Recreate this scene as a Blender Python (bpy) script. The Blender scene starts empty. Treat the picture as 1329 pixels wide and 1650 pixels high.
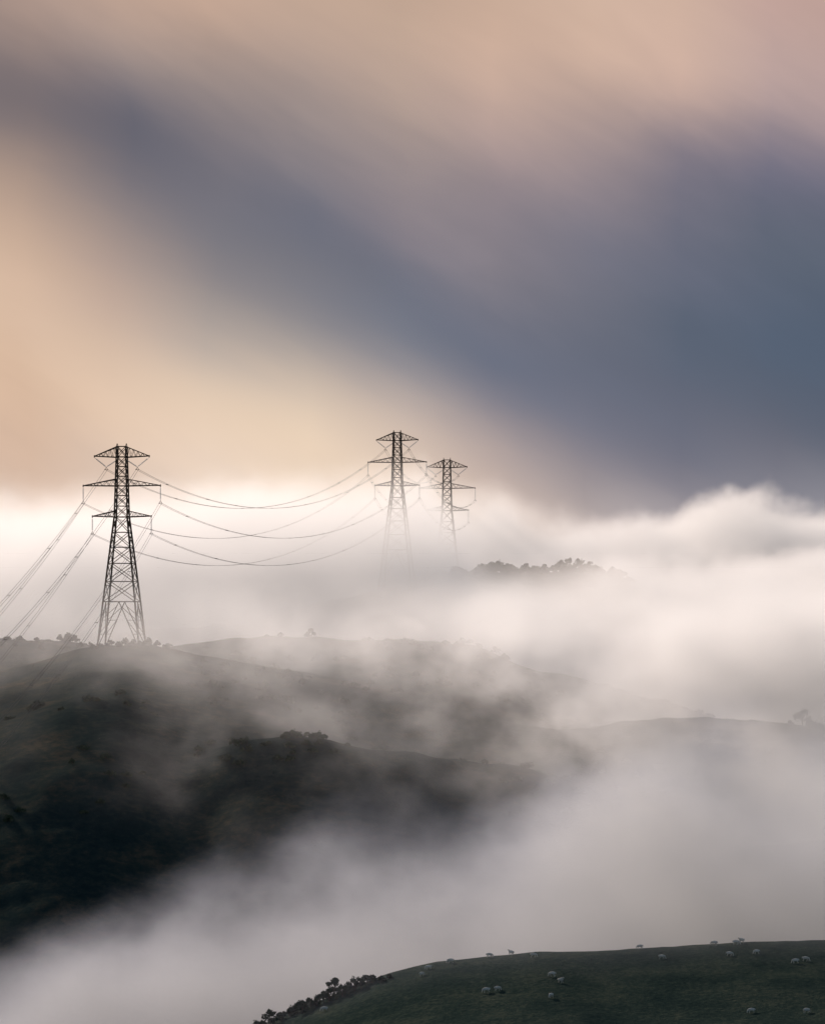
import bpy, bmesh, math, random
import numpy as np
from mathutils import Vector, Matrix
random.seed(7); rng=np.random.default_rng(11)
sc=bpy.context.scene
sc.view_settings.view_transform='Standard'; sc.view_settings.look='None'
sc.view_settings.exposure=0; sc.view_settings.gamma=1
S=1.71e-4      # angle per image pixel: 0.171 mrad
CAMZ=100.0
# ------------------------------------------------------------------ camera
cd=bpy.data.cameras.new("camera"); cam=bpy.data.objects.new("camera",cd)
sc.collection.objects.link(cam); sc.camera=cam
cam.location=(0,0,CAMZ); cam.rotation_euler=(math.radians(90),0,0)
cd.sensor_fit='VERTICAL'; cd.sensor_height=24; cd.sensor_width=24; cd.lens=85.05
cd.shift_y=175/1650; cd.clip_start=1; cd.clip_end=60000
# ------------------------------------------------------------------ node expression helper
def lin(c):
    return tuple(((v/255)/12.92 if v/255<=0.04045 else ((v/255+0.055)/1.055)**2.4) for v in c)
class E:
    def __init__(s,nt,so): s.nt=nt; s.so=so
    def _m(s,op,*a):
        n=s.nt.nodes.new('ShaderNodeMath'); n.operation=op
        for i,v in enumerate(a):
            if isinstance(v,E): s.nt.links.new(v.so,n.inputs[i])
            else: n.inputs[i].default_value=v
        return E(s.nt,n.outputs[0])
    def __add__(s,o): return s._m('ADD',s,o)
    __radd__=__add__
    def __mul__(s,o): return s._m('MULTIPLY',s,o)
    __rmul__=__mul__
    def __sub__(s,o): return s._m('SUBTRACT',s,o)
    def __rsub__(s,o): return s._m('SUBTRACT',o,s)
    def __truediv__(s,o): return s._m('DIVIDE',s,o)
    def exp(s): return s._m('EXPONENT',s)
    def abs(s): return s._m('ABSOLUTE',s)
    def max(s,o): return s._m('MAXIMUM',s,o)
    def min(s,o): return s._m('MINIMUM',s,o)
    def smooth(s,a,b,lo=0.0,hi=1.0,kind='SMOOTHSTEP'):
        n=s.nt.nodes.new('ShaderNodeMapRange'); n.interpolation_type=kind
        s.nt.links.new(s.so,n.inputs[0])
        for i,v in zip((1,2,3,4),(a,b,lo,hi)):
            if isinstance(v,E): s.nt.links.new(v.so,n.inputs[i])
            else: n.inputs[i].default_value=v
        return E(s.nt,n.outputs[0])
    def curve(s,pts):
        xs=[p[0] for p in pts]; ys=[p[1] for p in pts]
        a,b=min(xs),max(xs); lo,hi=min(ys),max(ys)+1e-6
        n=s.nt.nodes.new('ShaderNodeFloatCurve'); c=n.mapping.curves[0]
        P=[((x-a)/(b-a),(y-lo)/(hi-lo)) for x,y in pts]
        c.points[0].location=P[0]; c.points[1].location=P[-1]
        for p in P[1:-1]: c.points.new(*p)
        n.mapping.update()
        t=((s-a)/(b-a)).max(0.0).min(1.0)
        s.nt.links.new(t.so,n.inputs['Value'])
        return E(s.nt,n.outputs[0])*(hi-lo)+lo
def vec(nt,x,y,z):
    n=nt.nodes.new('ShaderNodeCombineXYZ')
    for i,v in enumerate((x,y,z)):
        if isinstance(v,E): nt.links.new(v.so,n.inputs[i])
        else: n.inputs[i].default_value=v
    return n.outputs[0]
def noise(nt,v,scale,detail=3,rough=0.5,dist=0.0):
    n=nt.nodes.new('ShaderNodeTexNoise'); nt.links.new(v,n.inputs['Vector'])
    n.inputs['Scale'].default_value=scale; n.inputs['Detail'].default_value=detail
    n.inputs['Roughness'].default_value=rough; n.inputs['Distortion'].default_value=dist
    return E(nt,n.outputs[0])
def sep(nt,so):
    n=nt.nodes.new('ShaderNodeSeparateXYZ'); nt.links.new(so,n.inputs[0])
    return [E(nt,n.outputs[i]) for i in range(3)]
# ------------------------------------------------------------------ sun & sky
SUN_EL=math.radians(22); SUN_AZ=math.radians(-27)
sd=Vector((math.sin(SUN_AZ)*math.cos(SUN_EL),math.cos(SUN_AZ)*math.cos(SUN_EL),math.sin(SUN_EL)))
sl=bpy.data.lights.new("sun",'SUN'); sl.energy=5.0; sl.angle=math.radians(0.5); sl.color=(1,0.84,0.74)
so=bpy.data.objects.new("sun",sl); sc.collection.objects.link(so)
so.rotation_euler=sd.to_track_quat('Z','Y').to_euler(); so.location=sd*500
w=bpy.data.worlds.new("World"); sc.world=w; w.use_nodes=True
nt=w.node_tree; nt.nodes.clear()
out=nt.nodes.new('ShaderNodeOutputWorld'); bg=nt.nodes.new('ShaderNodeBackground')
nt.links.new(bg.outputs[0],out.inputs[0]); STR=0.1; bg.inputs[1].default_value=STR
sky=nt.nodes.new('ShaderNodeTexSky'); sky.sky_type='NISHITA'; sky.sun_disc=False
sky.sun_elevation=SUN_EL; sky.sun_rotation=SUN_AZ%(2*math.pi)
tc=nt.nodes.new('ShaderNodeTexCoord')
dx,dy,dz=sep(nt,tc.outputs['Generated'])
yy=dy.max(0.02)
U=dx/yy/(S*1000); V=dz/yy/(S*1000)     # bearings across the cloud deck, in image pixel units
# cloud colours by image pixel column and row, from which the smooth cloud bands are built
CL=[(0,0,176,150,137),(300,0,198,166,146),(650,0,194,165,145),(1000,0,208,177,157),(1329,0,196,163,153),
(0,80,150,132,127),(300,120,150,136,133),(650,140,187,162,148),(850,140,214,180,159),(1100,100,204,172,157),(1329,150,184,159,155),
(0,170,84,87,102),(180,220,90,93,109),(350,250,116,112,121),(600,250,158,143,140),(850,240,160,142,144),(1000,250,130,122,132),(1180,260,112,110,128),(1329,260,108,108,128),
(0,280,186,158,140),(150,330,148,134,130),(300,360,108,110,122),(500,350,105,108,123),(700,330,128,121,132),(760,400,146,134,139),(850,450,124,122,133),(960,400,112,113,128),
(1150,400,98,103,120),(1329,400,90,101,116),(0,420,215,183,158),(200,450,188,163,150),(400,450,138,131,132),(600,480,106,112,128),(850,540,98,105,122),
(1100,550,88,99,117),(1329,550,80,95,115),(0,600,221,186,158),(150,560,212,185,163),(400,560,172,162,157),(600,590,126,129,140),(800,620,99,108,128),
(1050,680,103,108,125),(1329,700,91,98,114),(0,740,212,180,157),(200,660,232,202,176),(380,670,238,210,182),(530,690,240,214,186),(650,690,210,189,176),(760,740,198,174,165),
(860,720,130,128,141),(1000,790,128,122,132),(1200,770,112,112,126),(700,790,234,210,188),(400,800,234,212,195),(200,820,222,199,183),(870,810,200,180,168),
(0,900,224,207,197),(350,930,228,213,204),(700,930,230,217,208),(1050,900,220,207,203),(1329,880,174,170,175)]
c30,s30=math.cos(math.radians(30)),math.sin(math.radians(30))
def st(u,v): return np.array([(u*c30-v*s30)*0.74,(u*s30+v*c30)*1.1])
CP=np.array([st((c[0]-664.5)/1000,(1000-c[1])/1000) for c in CL]); CC=np.array([lin(c[2:]) for c in CL])
def skycol(u,v):
    d=((CP-st(u,v))**2).sum(1); wt=np.exp(-(d-d.min())/(2*0.056**2)); c=(wt[:,None]*CC).sum(0)/wt.sum()
    return c*.94+c.mean()*.06
SH=0.40
sa=(U*c30-V*s30); sb=(U*s30+V*c30)
wn=noise(nt,vec(nt,sa*1.0,sb*2.2,0.0),1.5,4,0.5)
fine=noise(nt,vec(nt,sa*1.3+wn*0.8,sb*3.8,4.0),1.7,4,0.52)
Uw=U+(wn-0.5)*0.14; Vw=V+(wn-0.5)*-0.02+(fine-0.5)*0.10
Q=(Vw+Uw*SH+0.35)/1.75      # across-band coordinate
Qc=Q.max(0.0).min(1.0)
cols=[-.78,-.62,-.47,-.32,-.17,-.02,.13,.28,.43,.58,.78]; cur=None
for i,u in enumerate(cols):
    r=nt.nodes.new('ShaderNodeValToRGB'); cr=r.color_ramp; cr.interpolation='B_SPLINE'; N=30
    for k in range(N):
        p=k/(N-1); v=p*1.75-.35-u*SH; v=min(max(v,0.02),1.08); c=skycol(u,v)
        if k==0: el=cr.elements[0]; el.position=0
        elif k==N-1: el=cr.elements[len(cr.elements)-1]; el.position=1
        else: el=cr.elements.new(p)
        el.color=(*c,1)
    nt.links.new(Qc.so,r.inputs[0])
    if cur is None: cur=r.outputs[0]
    else:
        m=nt.nodes.new('ShaderNodeMix'); m.data_type='RGBA'; nt.links.new(Uw.smooth(cols[i-1],u,kind='LINEAR').so,m.inputs[0])
        nt.links.new(cur,m.inputs[6]); nt.links.new(r.outputs[0],m.inputs[7]); cur=m.outputs[2]
gain=(0.88+fine*0.26)/STR
m=nt.nodes.new('ShaderNodeVectorMath'); m.operation='SCALE'; nt.links.new(cur,m.inputs[0]); nt.links.new(gain.so,m.inputs['Scale'])
mix=nt.nodes.new('ShaderNodeMix'); mix.data_type='RGBA'
fac=V.smooth(2.2,1.1)*V.smooth(-.6,-.1)*dx.abs().smooth(.32,.15)*dy.smooth(0.0,0.3)
nt.links.new(fac.so,mix.inputs[0]); nt.links.new(sky.outputs[0],mix.inputs[6]); nt.links.new(m.outputs[0],mix.inputs[7])
nt.links.new(mix.outputs[2],bg.inputs[0])
# ------------------------------------------------------------------ terrain
def vnoise(x,y,seed):
    r=np.random.default_rng(seed).random((256,256))
    xi=np.floor(x).astype(int); yi=np.floor(y).astype(int); fx=x-xi; fy=y-yi
    fx=fx*fx*(3-2*fx); fy=fy*fy*(3-2*fy); g=lambda i,j:r[i%256,j%256]
    return (g(xi,yi)*(1-fx)+g(xi+1,yi)*fx)*(1-fy)+(g(xi,yi+1)*(1-fx)+g(xi+1,yi+1)*fx)*fy-0.5
def ridge(x,y,D,pts,sf,sb,r,steep=0.0,yb=0.0):  # pts: crest outline in image pixels, projected to distance D
    cx=np.array([(p[0]-664.5)*S*D for p in pts]); cz=np.array([CAMZ+(1000-p[1])*S*D for p in pts])
    zc=np.interp(x,cx,cz)
    zc=zc-np.maximum(0,x-cx[-1])*0.05-np.maximum(0,cx[0]-x)*0.12
    d=y-D; rr=np.sqrt(d*d+r*r)-r
    h=zc-np.where(d<0,sf,sb)*rr
    if steep:
        q=(yb-y)/25; h=h-steep*25*np.logaddexp(0,q)
    return h
R1=[(250,1740),(330,1690),(400,1652),(470,1624),(560,1590),(620,1568),(700,1550),(800,1537),(860,1532),(950,1530),(1100,1522),(1200,1515),(1329,1513),(1600,1500)]
def H(x,y):
    x=np.asarray(x,float); y=np.asarray(y,float)
    hs=[98.2-0.25*(np.sqrt((y+20)**2+900)-30)-0.02*abs(x),
     ridge(x,y,580,R1,.115,.34,4),
     ridge(x,y,782,[(-300,1400),(0,1330),(250,1270),(330,1225),(390,1198),(470,1190),(520,1193),(600,1207),(720,1222),(850,1240),(1000,1290),(1200,1350)],.5,.16,10),
     ridge(x,y,900,[(-300,1130),(0,1088),(60,1072),(120,1056),(170,1046),(245,1044),(290,1054),(340,1066),(400,1076),(520,1100),(700,1150)],.13,.30,8,.40,768),
     ridge(x,y,985,[(-400,1050),(0,1031),(100,1028),(160,1036),(270,1041),(400,1034),(500,1031),(620,1031),(700,1036),(760,1043),(820,1062),(870,1085),(1000,1110),(1100,1135),(1210,1168),(1329,1205),(1600,1260)],.15,.4,10,.38,780),
     ridge(x,y,865,[(700,1215),(850,1175),(1000,1158),(1100,1160),(1200,1168),(1290,1172),(1329,1184),(1600,1230)],.14,.3,8,.38,760),
     ridge(x,y,740,[(900,1450),(1050,1400),(1240,1370),(1329,1360),(1600,1340)],.4,.3,8),
     ridge(x,y,1190,[(0,1030),(400,1000),(560,965),(640,941),(700,960),(1000,1060)],.3,.2,15),
     ridge(x,y,1290,[(560,985),(640,950),(690,926),(760,919),(850,919),(920,918),(1000,932),(1060,975),(1200,1010)],.25,.3,12),
     18+0*x, 70+12*vnoise(x/900,y/900,5)-60*np.clip((1900-y)/700,0,1)]
    k=1.3; A=np.stack(hs); mx=A.max(0); h=mx+k*np.log(np.exp((A-mx)/k).sum(0))
    amp=np.clip((y-300)/200,0.2,1)
    fg=y<650
    h=h+amp*(2.2*vnoise(x/38,y/38,1)+1.4*vnoise(x/14,y/14,2)*np.where(fg,.35,1)+0.8*vnoise(x/5,y/5,3)*np.where(fg,.3,1)+0.5*vnoise(x/2.2,y/2.2,4)*np.where(fg,.3,1))
    return h
xs=np.arange(-230,231,1.8); e=np.cumsum(1.8*1.16**np.arange(1,46)); xs=np.concatenate([-230-e[::-1],xs,xs[-1]+e])
ys=np.concatenate([-400+np.arange(0,34)*25,np.arange(450,1010,1.9),np.arange(1010,1600,6)]); e=np.cumsum(6*1.13**np.arange(1,52)); ys=np.concatenate([ys,ys[-1]+e])
X,Y=np.meshgrid(xs,ys); Z=H(X,Y)
ny,nx=X.shape
me=bpy.data.meshes.new("ground"); co=np.stack([X,Y,Z],-1).reshape(-1,3)
idx=np.arange(nx*ny).reshape(ny,nx); f=np.stack([idx[:-1,:-1],idx[:-1,1:],idx[1:,1:],idx[1:,:-1]],-1).reshape(-1,4)
me.from_pydata(co.tolist(),[],f.tolist()); me.polygons.foreach_set("use_smooth",[True]*len(me.polygons)); me.update()
ground=bpy.data.objects.new("ground",me); sc.collection.objects.link(ground)
class _B:
    def __init__(s,n): s.n=n; s.inputs={'Base Color':n.inputs['Color'],'Normal':n.inputs['Normal']}
def mat(name,base,rough=0.9,metal=0.0,matte=False):
    m=bpy.data.materials.new(name); m.use_nodes=True; p=m.node_tree.nodes['Principled BSDF']
    if matte:
        t_=m.node_tree; o_=[n for n in t_.nodes if n.type=='OUTPUT_MATERIAL'][0]; t_.nodes.remove(p)
        d=t_.nodes.new('ShaderNodeBsdfDiffuse'); t_.links.new(d.outputs[0],o_.inputs[0]); d.inputs['Color'].default_value=(*base,1)
        return m,t_,_B(d)
    p.inputs['Base Color'].default_value=(*base,1); p.inputs['Roughness'].default_value=rough; p.inputs['Metallic'].default_value=metal
    p.inputs['Specular IOR Level'].default_value=0.1
    return m,m.node_tree,p
def ramp(nt,val,stops):
    n=nt.nodes.new('ShaderNodeValToRGB'); r=n.color_ramp
    r.elements[0].position=stops[0][0]; r.elements[0].color=(*stops[0][1],1)
    r.elements[1].position=stops[-1][0]; r.elements[1].color=(*stops[-1][1],1)
    for p,c in stops[1:-1]:
        q=r.elements.new(p); q.color=(*c,1)
    nt.links.new(val.so,n.inputs[0]); return n.outputs[0]
gm,gt,gp=mat("hill_grass",(.05,.06,.03),0.95,matte=True)
tcg=gt.nodes.new('ShaderNodeTexCoord'); ov=tcg.outputs['Object']
n1=noise(gt,ov,0.045,6,0.66); n2=noise(gt,ov,0.5,5,0.7)
hillc=ramp(gt,n1*0.62+n2*0.38,[(.36,(.012,.021,.022)),(.46,(.018,.029,.028)),(.53,(.032,.039,.032)),(.60,(.062,.053,.038)),(.7,(.09,.072,.050))])
pastc=ramp(gt,noise(gt,ov,0.09,5,0.68)*0.5+noise(gt,ov,1.3,4,0.7)*0.5,[(.36,(.013,.024,.023)),(.5,(.028,.042,.035)),(.62,(.058,.068,.050))])
mx=gt.nodes.new('ShaderNodeMix'); mx.data_type='RGBA'
gy=sep(gt,ov)[1]; gt.links.new(gy.smooth(640,680).so,mx.inputs[0]); gt.links.new(pastc,mx.inputs[6]); gt.links.new(hillc,mx.inputs[7])
gt.links.new(mx.outputs[2],gp.inputs['Base Color'])
bp=gt.nodes.new('ShaderNodeBump'); bp.inputs['Strength'].default_value=0.9; bp.inputs['Distance'].default_value=0.8
gt.links.new(noise(gt,ov,0.9,6,0.72).so,bp.inputs['Height']); gt.links.new(bp.outputs[0],gp.inputs['Normal'])
me.materials.append(gm)
# ------------------------------------------------------------------ pylons
sm,snt,sp=mat("weathered_steel",(.07,.05,.04),0.6,0.3)
t=snt.nodes.new('ShaderNodeTexCoord')
snt.links.new(ramp(snt,noise(snt,t.outputs['Object'],0.5,4,0.6),[(.35,(.03,.025,.023)),(.55,(.08,.045,.03)),(.7,(.15,.08,.045))]),sp.inputs['Base Color'])
im,int_,ip=mat("insulator_glass",(.62,.62,.60),0.25); ip.inputs['Specular IOR Level'].default_value=0.5
int_.links.new(ramp(int_,noise(int_,int_.nodes.new('ShaderNodeTexCoord').outputs['Object'],3,2,.5),[(.3,(.5,.5,.48)),(.7,(.7,.7,.68))]),ip.inputs['Base Color'])
cm,cnt,cp=mat("conductor_aluminium",(.12,.11,.11),0.5,0.5,matte=True)
cnt.links.new(ramp(cnt,noise(cnt,cnt.nodes.new('ShaderNodeTexCoord').outputs['Object'],.2,2,.5),[(.3,(.08,.075,.075)),(.7,(.13,.12,.12))]),cp.inputs['Base Color'])
def strut(V,F,a,b,r,sides=4,r2=None):
    a=Vector(a); b=Vector(b); d=b-a
    if d.length<1e-4: return
    q=d.to_track_quat('Z','Y'); n=len(V)
    for p,rr in ((a,r),(b,r if r2 is None else r2)):
        for i in range(sides):
            an=2*math.pi*(i+.5)/sides; V.append(tuple(p+q@Vector((math.cos(an)*rr,math.sin(an)*rr,0))))
    for i in range(sides):
        j=(i+1)%sides; F.append((n+i,n+j,n+sides+j,n+sides+i))
    F.append(tuple(n+i for i in range(sides))[::-1]); F.append(tuple(n+sides+i for i in range(sides)))
def mkobj(name,V,F,m,parent=None,smooth=False):
    me=bpy.data.meshes.new(name); me.from_pydata(V,[],F); me.update()
    if smooth: me.polygons.foreach_set("use_smooth",[True]*len(me.polygons))
    me.materials.append(m); o=bpy.data.objects.new(name,me); sc.collection.objects.link(o)
    if parent: o.parent=parent
    return o
def pylon(loc,yaw,scale):
    root=bpy.data.objects.new("electricity_pylon",None); sc.collection.objects.link(root)
    V=[];F=[]; LEG=.22; BR=.11
    def hw(z):  # half-width of body
        return float(np.interp(z,[0,10,32.5,47.4,50],[5.2,4.15,1.62,1.2,1.15]))
    def corner(i,z):
        h=hw(z); return Vector(((-h,h,h,-h)[i],(-h,-h,h,h)[i],z))
    lv=[0,11.5,16.5,21,25,28.7,32.5,35.2,37.8,40.2,42.6,45,47.4,50]
    for a,b in zip(lv[:-1],lv[1:]):
        for i in range(4):
            j=(i+1)%4
            strut(V,F,corner(i,a),corner(i,b),LEG if a<32 else .18)
            if a==0:
                mid=(corner(i,b)+corner(j,b))/2
                for c in (i,j):
                    strut(V,F,corner(c,0),mid,.13)
                    for f in (.3,.6):
                        lp=corner(c,b*f); mp=corner(c,0).lerp(mid,f)
                        strut(V,F,lp,mp,BR*.8); mp2=corner(c,0).lerp(mid,min(1,f+.3)); strut(V,F,lp,mp2,BR*.8)
            else:
                strut(V,F,corner(i,a),corner(j,b),BR); strut(V,F,corner(j,a),corner(i,b),BR)
            strut(V,F,corner(i,b),corner(j,b),BR if b not in(11.5,32.5,40.2,47.4) else .15)
    for i in range(4):
        a=corner(i,0); strut(V,F,a+Vector((0,0,-1.5)),a+Vector((0,0,.3)),.45,8)
    strut(V,F,corner(0,11.5),corner(2,11.5),BR); strut(V,F,corner(1,11.5),corner(3,11.5),BR)
    def arm(zb,zt,half,tipz):
        for s in (-1,1):
            tip=Vector((s*half,0,tipz))
            hb,ht=hw(zb),hw(zt); n=5
            for dyy in (-1,1):
                b0=Vector((s*hb,dyy*hb,zb)); t0=Vector((s*ht,dyy*ht,zt))
                strut(V,F,b0,tip,.18); strut(V,F,t0,tip,.14)
                for k in range(n):
                    f0=k/n; f1=(k+.5)/n; 
                    strut(V,F,b0.lerp(tip,f0),t0.lerp(tip,f1),.06); strut(V,F,t0.lerp(tip,f1),b0.lerp(tip,(k+1)/n),.06)
            for k in range(1,n):
                f0=k/n
                strut(V,F,Vector((s*hb,-hb,zb)).lerp(tip,f0),Vector((s*hb,hb,zb)).lerp(tip,f0),.055)
                strut(V,F,Vector((s*hb,-hb,zb)).lerp(tip,f0),Vector((s*hb,hb,zb)).lerp(tip,(k-1)/n),.055)
            strut(V,F,tip+Vector((0,0,.25)),tip-Vector((0,0,.35)),.16)
    arm(47.3,49.9,6.9,47.6); arm(40.2,41.9,9.7,40.3); arm(32.5,34.0,7.4,32.7)
    for s in (-1,1):
        for dyy in (-1,1): strut(V,F,(s*1.15,dyy*1.15,50),(s*1.15,0,50.7),.1)
    for k in range(30):
        z=3+k*1.4; c=corner(0,z); strut(V,F,c,c+Vector((-.3,0,0)),.03)
    mkobj("steel_lattice",V,F,sm,root)
    V=[];F=[];att=[]
    def istring(a,b):
        a=Vector(a); b=Vector(b); strut(V,F,a,b,.05,6); d=(b-a); n=int(d.length/.26)
        for k in range(2,n-1):
            p=a+d*(k/n); strut(V,F,p,p+d.normalized()*.1,.17,8)
    for s in (-1,1):
        a=Vector((s*3.9,0,44.9)); istring((s*6.8,0,47.2),a); istring((s*1.25,0,46.6),a); att.append(a)
        b=Vector((s*9.7,0,36.5)); istring((s*9.7,-.0,40),b); att.append(b)
        c=Vector((s*7.4,0,28.9)); istring((s*7.4,0,32.4),c); att.append(c)
    mkobj("insulator_strings",V,F,im,root)
    V=[];F=[]
    for a in att:
        strut(V,F,a,a+Vector((-.32,0,-.55)),.06); strut(V,F,a,a+Vector((.32,0,-.55)),.06); strut(V,F,a+Vector((-.32,0,-.55)),a+Vector((.32,0,-.55)),.06)
        for s in(-1,1): strut(V,F,a+Vector((s*.32,-.8,-.62)),a+Vector((s*.32,.8,-.62)),.07)
    mkobj("suspension_clamps",V,F,sm,root)
    root.location=loc; root.rotation_euler=(0,0,yaw); root.scale=(scale,)*3
    M=Matrix.LocRotScale(Vector(loc),root.rotation_euler,Vector((scale,)*3))
    return [M@(a+Vector((0,0,-.62))) for a in att], M.to_3x3()@Vector((.32,0,0))
P1=pylon((-72,900,93.2),-.10,1)
P2=pylon((-5,1190,111.7),-.16,1)
P3=pylon((13.3,1400,106.0),-.08,1.12)
P0=pylon((-100,500,23.5),.02,1)
def span(A,B,sag):
    root=bpy.data.objects.new("power_line",None); sc.collection.objects.link(root)
    cu=bpy.data.curves.new("conductors",'CURVE'); cu.dimensions='3D'; cu.bevel_depth=.036; cu.bevel_resolution=1
    V=[];F=[]
    for k in range(6):
        for s in (-1,1):
            a=A[0][k]+A[1]*s; b=B[0][k]+B[1]*s; n=48
            sp_=cu.splines.new('POLY'); sp_.points.add(n)
            for i in range(n+1):
                f_=i/n; p=a.lerp(b,f_); p.z-=4*sag*f_*(1-f_); sp_.points[i].co=(*p,1)
        for i in range(1,9):
            f_=(i-.4+.2*((k*3+i)%4)/3)/8.6; p=A[0][k].lerp(B[0][k],f_); p.z-=4*sag*f_*(1-f_); d=A[1].lerp(B[1],f_)
            strut(V,F,p-d*1.2,p+d*1.2,.09)
    o=bpy.data.objects.new("conductors",cu); sc.collection.objects.link(o); cu.materials.append(cm); o.parent=root
    mkobj("bundle_spacers",V,F,cm,root)
span(P1,P2,14); span(P0,P1,10); span(P2,P3,6)
# ------------------------------------------------------------------ vegetation
lm,lnt,lp=mat("leaves",(.03,.04,.025),0.8,matte=True)
lnt.links.new(ramp(lnt,noise(lnt,lnt.nodes.new('ShaderNodeTexCoord').outputs['Object'],.9,4,.6),[(.35,(.02,.03,.022)),(.55,(.04,.054,.033)),(.7,(.06,.068,.042))]),lp.inputs['Base Color'])
bm_,bnt,bpn=mat("bark",(.05,.04,.03),0.95,matte=True)
bnt.links.new(ramp(bnt,noise(bnt,bnt.nodes.new('ShaderNodeTexCoord').outputs['Object'],4,3,.6),[(.3,(.03,.024,.018)),(.7,(.08,.065,.05))]),bpn.inputs['Base Color'])
def grow(TV,TF,LV,LF,x,y,h,wd,rnd,leaf=.22,dens=1.0):
    z0=float(H(x,y))-.15; base=Vector((x,y,z0))
    top=base+Vector((rnd.uniform(-.1,.1)*h,rnd.uniform(-.1,.1)*h,h*.45)); r=h*.035+.03
    strut(TV,TF,base,top,r,6,r*.6)
    nl=rnd.randint(5,8)
    for i in range(nl):
        an=2*math.pi*i/nl+rnd.uniform(-.4,.4); rad=wd*rnd.uniform(.35,.85)*(1 if i<nl-2 else .35)
        zz=h*rnd.uniform(.35,.72) if i<nl-2 else h*rnd.uniform(.75,.9)
        c=base+Vector((math.cos(an)*rad,math.sin(an)*rad,zz)); st_=base.lerp(top,rnd.uniform(.5,1))
        strut(TV,TF,st_,c,r*.5,5,r*.15)
        cr=wd*rnd.uniform(.28,.48)
        for k in range(int(70*dens)):
            v=Vector((rnd.gauss(0,1),rnd.gauss(0,1),rnd.gauss(0,.75))); v=v.normalized()*cr*(rnd.random()**.45)*rnd.uniform(.8,1.25)
            p=c+v; a=Vector((rnd.gauss(0,1),rnd.gauss(0,1),rnd.gauss(0,1))).normalized(); b=a.orthogonal().normalized(); s_=leaf*rnd.uniform(.6,1.4)
            n=len(LV); LV.extend([tuple(p-a*s_),tuple(p+b*s_*.6),tuple(p+a*s_),tuple(p-b*s_*.6)]); LF.append((n,n+1,n+2,n+3))
def plant(name,items,seed,leaf=.22,dens=1.0):
    rnd=random.Random(seed); TV=[];TF=[];LV=[];LF=[]
    for (x,y,h,wd) in items: grow(TV,TF,LV,LF,x,y,h,wd,rnd,leaf,dens)
    root=bpy.data.objects.new(name,None); sc.collection.objects.link(root)
    mkobj("trunks_and_limbs",TV,TF,bm_,root); mkobj("foliage",LV,LF,lm,root)
def pixel_x(b,D): return (b-664.5)*S*D  # image pixel column to world x at distance D
R=random.Random(5)
plant("shrubs",[(pixel_x(p,896),896+R.uniform(-3,3),h,h*.62) for p,h in [(150,1.3),(163,1.0),(178,1.7),(190,1.5),(203,2.4),(215,1.8),(228,1.6),(240,2.0),(252,1.3),(265,1.0),(232,1.0)]],1)
plant("shrubs",[(pixel_x(p,984),984+R.uniform(-3,3),h,h*.62) for p,h in [(35,1.4),(60,1.1),(98,1.8),(110,2.4),(121,1.9),(132,1.2),(430,1.0),(452,1.2),(495,1.5),(502,2.3),(743,1.8),(757,1.5),(772,1.2),(798,2.4),(812,1.3)]],2)
plant("shrubs",[(pixel_x(p,781),781+R.uniform(-2,2),h,h*.75) for p,h in [(462,1.5),(471,1.3),(480,1.4),(505,1.3),(513,1.4),(522,1.1),(560,.8)]],3)
plant("tree",[(pixel_x(1293,863),863,4.0,2.4)],4)
plant("shrubs",[(pixel_x(p,862),862,h,h*.8) for p,h in [(1272,1.2),(1306,2.6),(1318,2.0),(1330,1.6),(1345,2.2),(1210,.9)]],5)
far=[(pixel_x(p,1288),1288+R.uniform(-10,10),h,h*.6) for p,h in [(790,4.5),(802,4),(818,3.2),(845,2.8),(862,3),(878,2.8),(905,4),(918,4.6),(934,5),(948,4),(985,3),(998,2.5)]]
far+=[(pixel_x(R.uniform(690,1010),1285),R.uniform(1275,1292),R.uniform(1.5,2.6),R.uniform(1.4,2.4)) for _ in range(60)]
plant("distant_tree_line",far,6,.4,.7)
plant("tree",[(pixel_x(437,574),574,3.0,1.5)],7)
plant("tree",[(pixel_x(540,577),577,3.0,1.4)],8)
hed=[(pixel_x(p,575),575+R.uniform(-2,2),h,h*.62) for p,h in [(400,1.6),(412,1.9),(424,1.4),(452,1.3),(466,1.5),(478,1.9),(489,2.1),(499,1.7),(510,1.6),(522,2.0),(530,2.3),(552,2.0),(562,1.8),(571,2.1),(581,1.9),(590,1.7),(600,1.4),(614,1.0),(627,.8)]]
plant("hedge_row",hed,9,.17,1.2)
scrub=[]
for _ in range(900):
    x=R.uniform(-118,120); y=R.uniform(740,985)
    if vnoise(np.array(x/22.),np.array(y/22.),9)>.0: scrub.append((x,y,R.uniform(.5,1.4),R.uniform(.7,1.8)))
plant("hillside_scrub",scrub,10,.26,.35)
# ------------------------------------------------------------------ sheep
wm,wnt,wp=mat("wool",(.62,.58,.50),0.95,matte=True)
wtc=wnt.nodes.new('ShaderNodeTexCoord').outputs['Object']
wnt.links.new(ramp(wnt,noise(wnt,wtc,6,4,.6),[(.3,(.34,.31,.27)),(.7,(.55,.52,.46))]),wp.inputs['Base Color'])
wb=wnt.nodes.new('ShaderNodeBump'); wb.inputs['Strength'].default_value=.8; wb.inputs['Distance'].default_value=.03; wnt.links.new(noise(wnt,wtc,22,3,.6).so,wb.inputs['Height']); wnt.links.new(wb.outputs[0],wp.inputs['Normal'])
fm,fnt,fp=mat("sheep_face",(.28,.24,.2),0.8,matte=True)
fnt.links.new(ramp(fnt,noise(fnt,fnt.nodes.new('ShaderNodeTexCoord').outputs['Object'],9,2,.5),[(.3,(.2,.17,.14)),(.7,(.36,.31,.26))]),fp.inputs['Base Color'])
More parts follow.
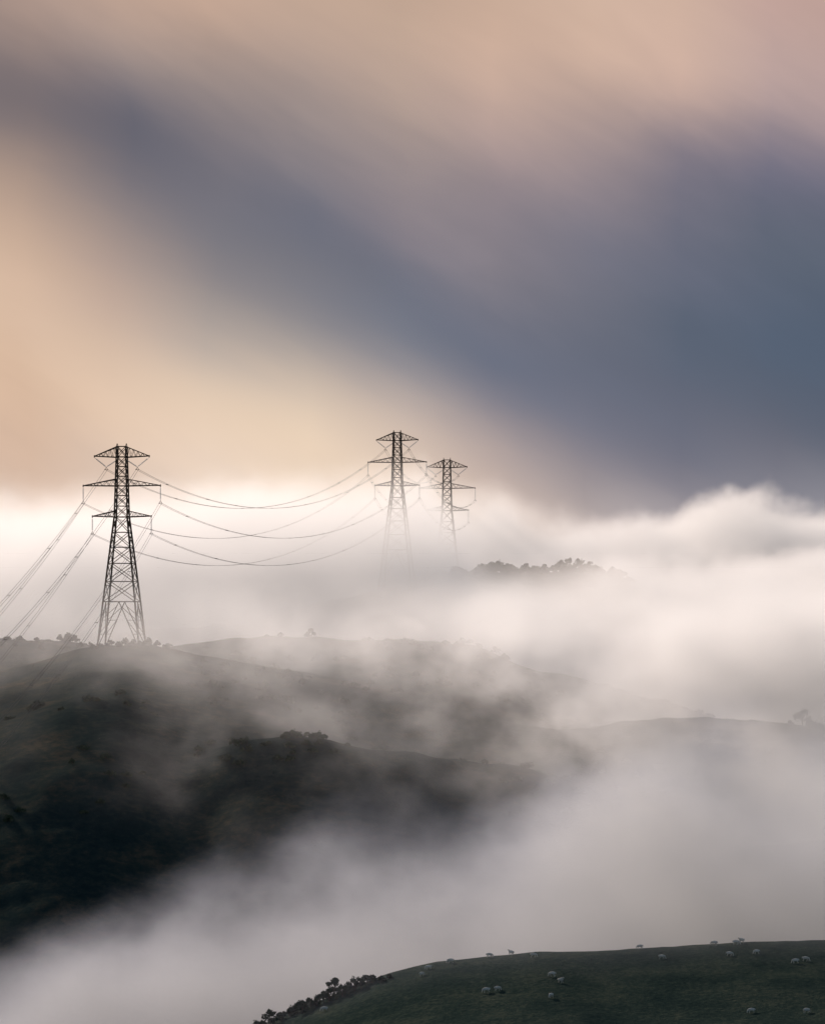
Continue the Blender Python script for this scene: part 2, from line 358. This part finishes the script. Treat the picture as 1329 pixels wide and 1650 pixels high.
def sheep_mesh(pose):
    V=[];Eg=[];Rr=[]
    def add(p,r,par=None):
        V.append(p); Rr.append(r)
        if par is not None: Eg.append((par,len(V)-1))
        return len(V)-1
    pel=add((-.45,0,.70),(.25,.24)); mid=add((-.1,0,.70),(.31,.29),pel); ch=add((.28,0,.71),(.27,.26),mid)
    if pose=='graze':
        nk=add((.52,0,.62),(.15,.15),ch); pl=add((.64,.02,.40),(.10,.10),nk); hd=add((.68,.03,.24),(.085,.09),pl); mz=add((.76,.04,.08),(.05,.05),hd)
    else:
        nk=add((.47,0,.88),(.15,.15),ch); pl=add((.56,0,1.0),(.11,.11),nk); hd=add((.66,0,1.02),(.09,.09),pl); mz=add((.84,0,.93),(.05,.05),hd)
    add((-.68,0,.72),(.07,.07),pel); t2=len(V)-1; add((-.73,0,.52),(.04,.04),t2)
    for s in(-1,1):
        a=add((-.42,s*.13,.52),(.13,.11),pel); b=add((-.33,s*.15,.40),(.075,.07),a); c=add((-.50,s*.15,.26),(.04,.04),b); d=add((-.47,s*.15,.05),(.032,.032),c); add((-.43,s*.15,.0),(.04,.035),d)
        st=.07*s if pose!='graze' else .1*s
        a=add((.27,s*.12,.50),(.10,.09),ch); b=add((.28+st*.6,s*.13,.28),(.042,.042),a); c=add((.27+st,s*.13,.05),(.032,.032),b); add((.30+st,s*.13,.0),(.04,.035),c)
    if pose=='graze': h0=Vector((.64,.02,.33))
    else: h0=Vector((.60,0,1.06))
    me=bpy.data.meshes.new("sheep_base"); me.from_pydata(V,Eg,[]); o=bpy.data.objects.new("tmp",me); sc.collection.objects.link(o)
    m=o.modifiers.new("s",'SKIN'); m.use_smooth_shade=True
    for i,r in enumerate(Rr): me.skin_vertices[0].data[i].radius=r
    me.skin_vertices[0].data[0].use_root=True
    o.modifiers.new("d",'SUBSURF').levels=2
    bpy.context.view_layer.update()
    res=bpy.data.meshes.new_from_object(o.evaluated_get(bpy.context.evaluated_depsgraph_get()))
    bpy.data.objects.remove(o)
    b=bmesh.new(); b.from_mesh(res)
    rr=random.Random(3)
    for v in b.verts:
        if v.co.z>.38 and v.co.x<.5: v.co+=v.normal*rr.uniform(-.012,.022)
    for s in(-1,1):   # ears
        vs=[b.verts.new(h0+Vector(q)) for q in [(0,s*.05,.0),(.03,s*.10,.03),(.0,s*.2,-.01),(-.03,s*.11,-.03)]]
        b.faces.new(vs)
        vs=[b.verts.new(h0+Vector(q)) for q in [(.005,s*.05,.012),(-.028,s*.11,-.018),(.005,s*.205,.0),(.034,s*.10,.042)]]
        b.faces.new(vs)
    for f in b.faces:
        c=f.calc_center_median()
        if pose=='graze': face=c.z<.36 or (c.x>.6 and c.z<.42)
        else: face=c.z<.36 or c.x>.56
        f.material_index=1 if face else 0; f.smooth=True
    b.to_mesh(res); b.free(); res.materials.clear(); res.materials.append(wm); res.materials.append(fm); return res
SM=[sheep_mesh('graze'),sheep_mesh('stand')]
# (east m, setback in front of the crest m, heading deg, mesh)
SHP=[(2.5,5,200,0),(1.5,10,30,0),(6.0,2.5,190,0),(12.3,1.5,10,0),(15.7,.5,170,1),(19.2,5,20,0),(21.5,20,160,0),(22.7,24,350,1),(11.2,27,185,0),(13,26.5,20,0),
(20.8,34,200,0),(36.2,1,175,0),(39.1,11,10,0),(48,1.5,160,0),(51.5,2.2,20,0),(52.4,1.0,200,1),(53.8,11.5,195,0),(49.6,12,15,0),(59.0,20,170,0),(60.8,18.5,350,0),(49.5,49,185,0),(57.3,52,10,0),(-13.8,12,200,0),(-23.6,4,170,0)]
for i,(x,d,hdg,k) in enumerate(SHP):
    y=580-d; o=bpy.data.objects.new("sheep",SM[k]); sc.collection.objects.link(o)
    o.location=(x,y,float(H(x,y))-.03); o.rotation_euler=(0,0,math.radians(hdg+random.uniform(-35,35))); s_=random.uniform(.8,.94); o.scale=(s_,)*3
# ------------------------------------------------------------------ fog volumes
def fogbox(name,x0,x1,y0,y1,z0,z1,build,g,col,rate):
    V=[(x,y,z) for x in(x0,x1) for y in(y0,y1) for z in(z0,z1)]
    F=[(0,1,3,2),(4,6,7,5),(0,4,5,1),(2,3,7,6),(0,2,6,4),(1,5,7,3)]
    m=bpy.data.materials.new(name); m.use_nodes=True; nt=m.node_tree; nt.nodes.clear()
    o_=nt.nodes.new('ShaderNodeOutputMaterial'); v=nt.nodes.new('ShaderNodeVolumeScatter'); nt.links.new(v.outputs[0],o_.inputs['Volume'])
    v.inputs['Color'].default_value=(*col,1); v.inputs['Anisotropy'].default_value=g
    t=nt.nodes.new('ShaderNodeTexCoord'); X,Y,Z=sep(nt,t.outputs['Object'])
    d=build(nt,t.outputs['Object'],X,Y,Z)*X.abs().smooth(x1,x1-35)
    nt.links.new(d.so,v.inputs['Density'])
    try: m.cycles.volume_step_rate=rate
    except Exception as ex: print(ex)
    return mkobj(name,V,F,m)
def fA(nt,v,X,Y,Z):
    n=noise(nt,vec(nt,X,Y*0.22,Z),1/40,5,0.64)-0.5
    hF=X.curve([(-200,140),(-90,142),(-40,147),(-16,149),(2,148),(12,134),(35,126),(60,123),(120,122),(250,122)])
    hB=X.curve([(-200,153),(-90,153),(-52,160),(-20,156),(5,161),(25,159),(48,148),(75,141),(95,141),(108,147),(130,148),(160,146),(260,148)])
    y0=X.curve([(-10,1205),(4,1215),(12,1285),(300,1300)])
    k=Y.smooth(y0-15,y0+45)
    h=hF*(1-k)+hB*k+n*38
    soft=X.smooth(40,90,36,11)
    d=(h-Z).smooth(0.0,soft)*Y.smooth(1005,1030)*Y.smooth(1600,1540)
    return d*(n*1.3+0.72).max(0.08)*0.024
def fB(nt,v,X,Y,Z):
    n=noise(nt,vec(nt,X,Y*0.35,Z*1.2),1/30,4,0.64)
    amt=X.curve([(-160,.05),(-75,.09),(-50,.34),(0,.75),(35,1.7),(80,2.3),(160,2.3)])+Z.smooth(80,93)*0.25
    return (n.smooth(.42,.68)*amt*1.1+amt*0.12)*Z.smooth(112,96)*Z.smooth(45,60)*Y.smooth(700,770)*0.010
def fC(nt,v,X,Y,Z):
    n=noise(nt,vec(nt,X,Y*0.35,Z*1.2),1/36,4,0.62)-0.5
    h=X.curve([(-140,40),(-80,44),(-50,54),(0,66),(60,84),(130,91)])+n*46
    return (h-Z).smooth(0.0,24.0)*Y.smooth(545,625)*0.02*(n*1.2+.8)
fogbox("fog_bank",-260,260,1003,1600,60,176,fA,.38,(.99,.965,.945),.65)
fogbox("hill_mist",-155,155,702,1000,45,113,fB,.4,(.93,.92,.92),.9)
fogbox("valley_fog",-130,130,545,780,19,108,fC,.2,(.77,.80,.91),.9)  # darker bluish scatter colour puts the hill's shade into this fog
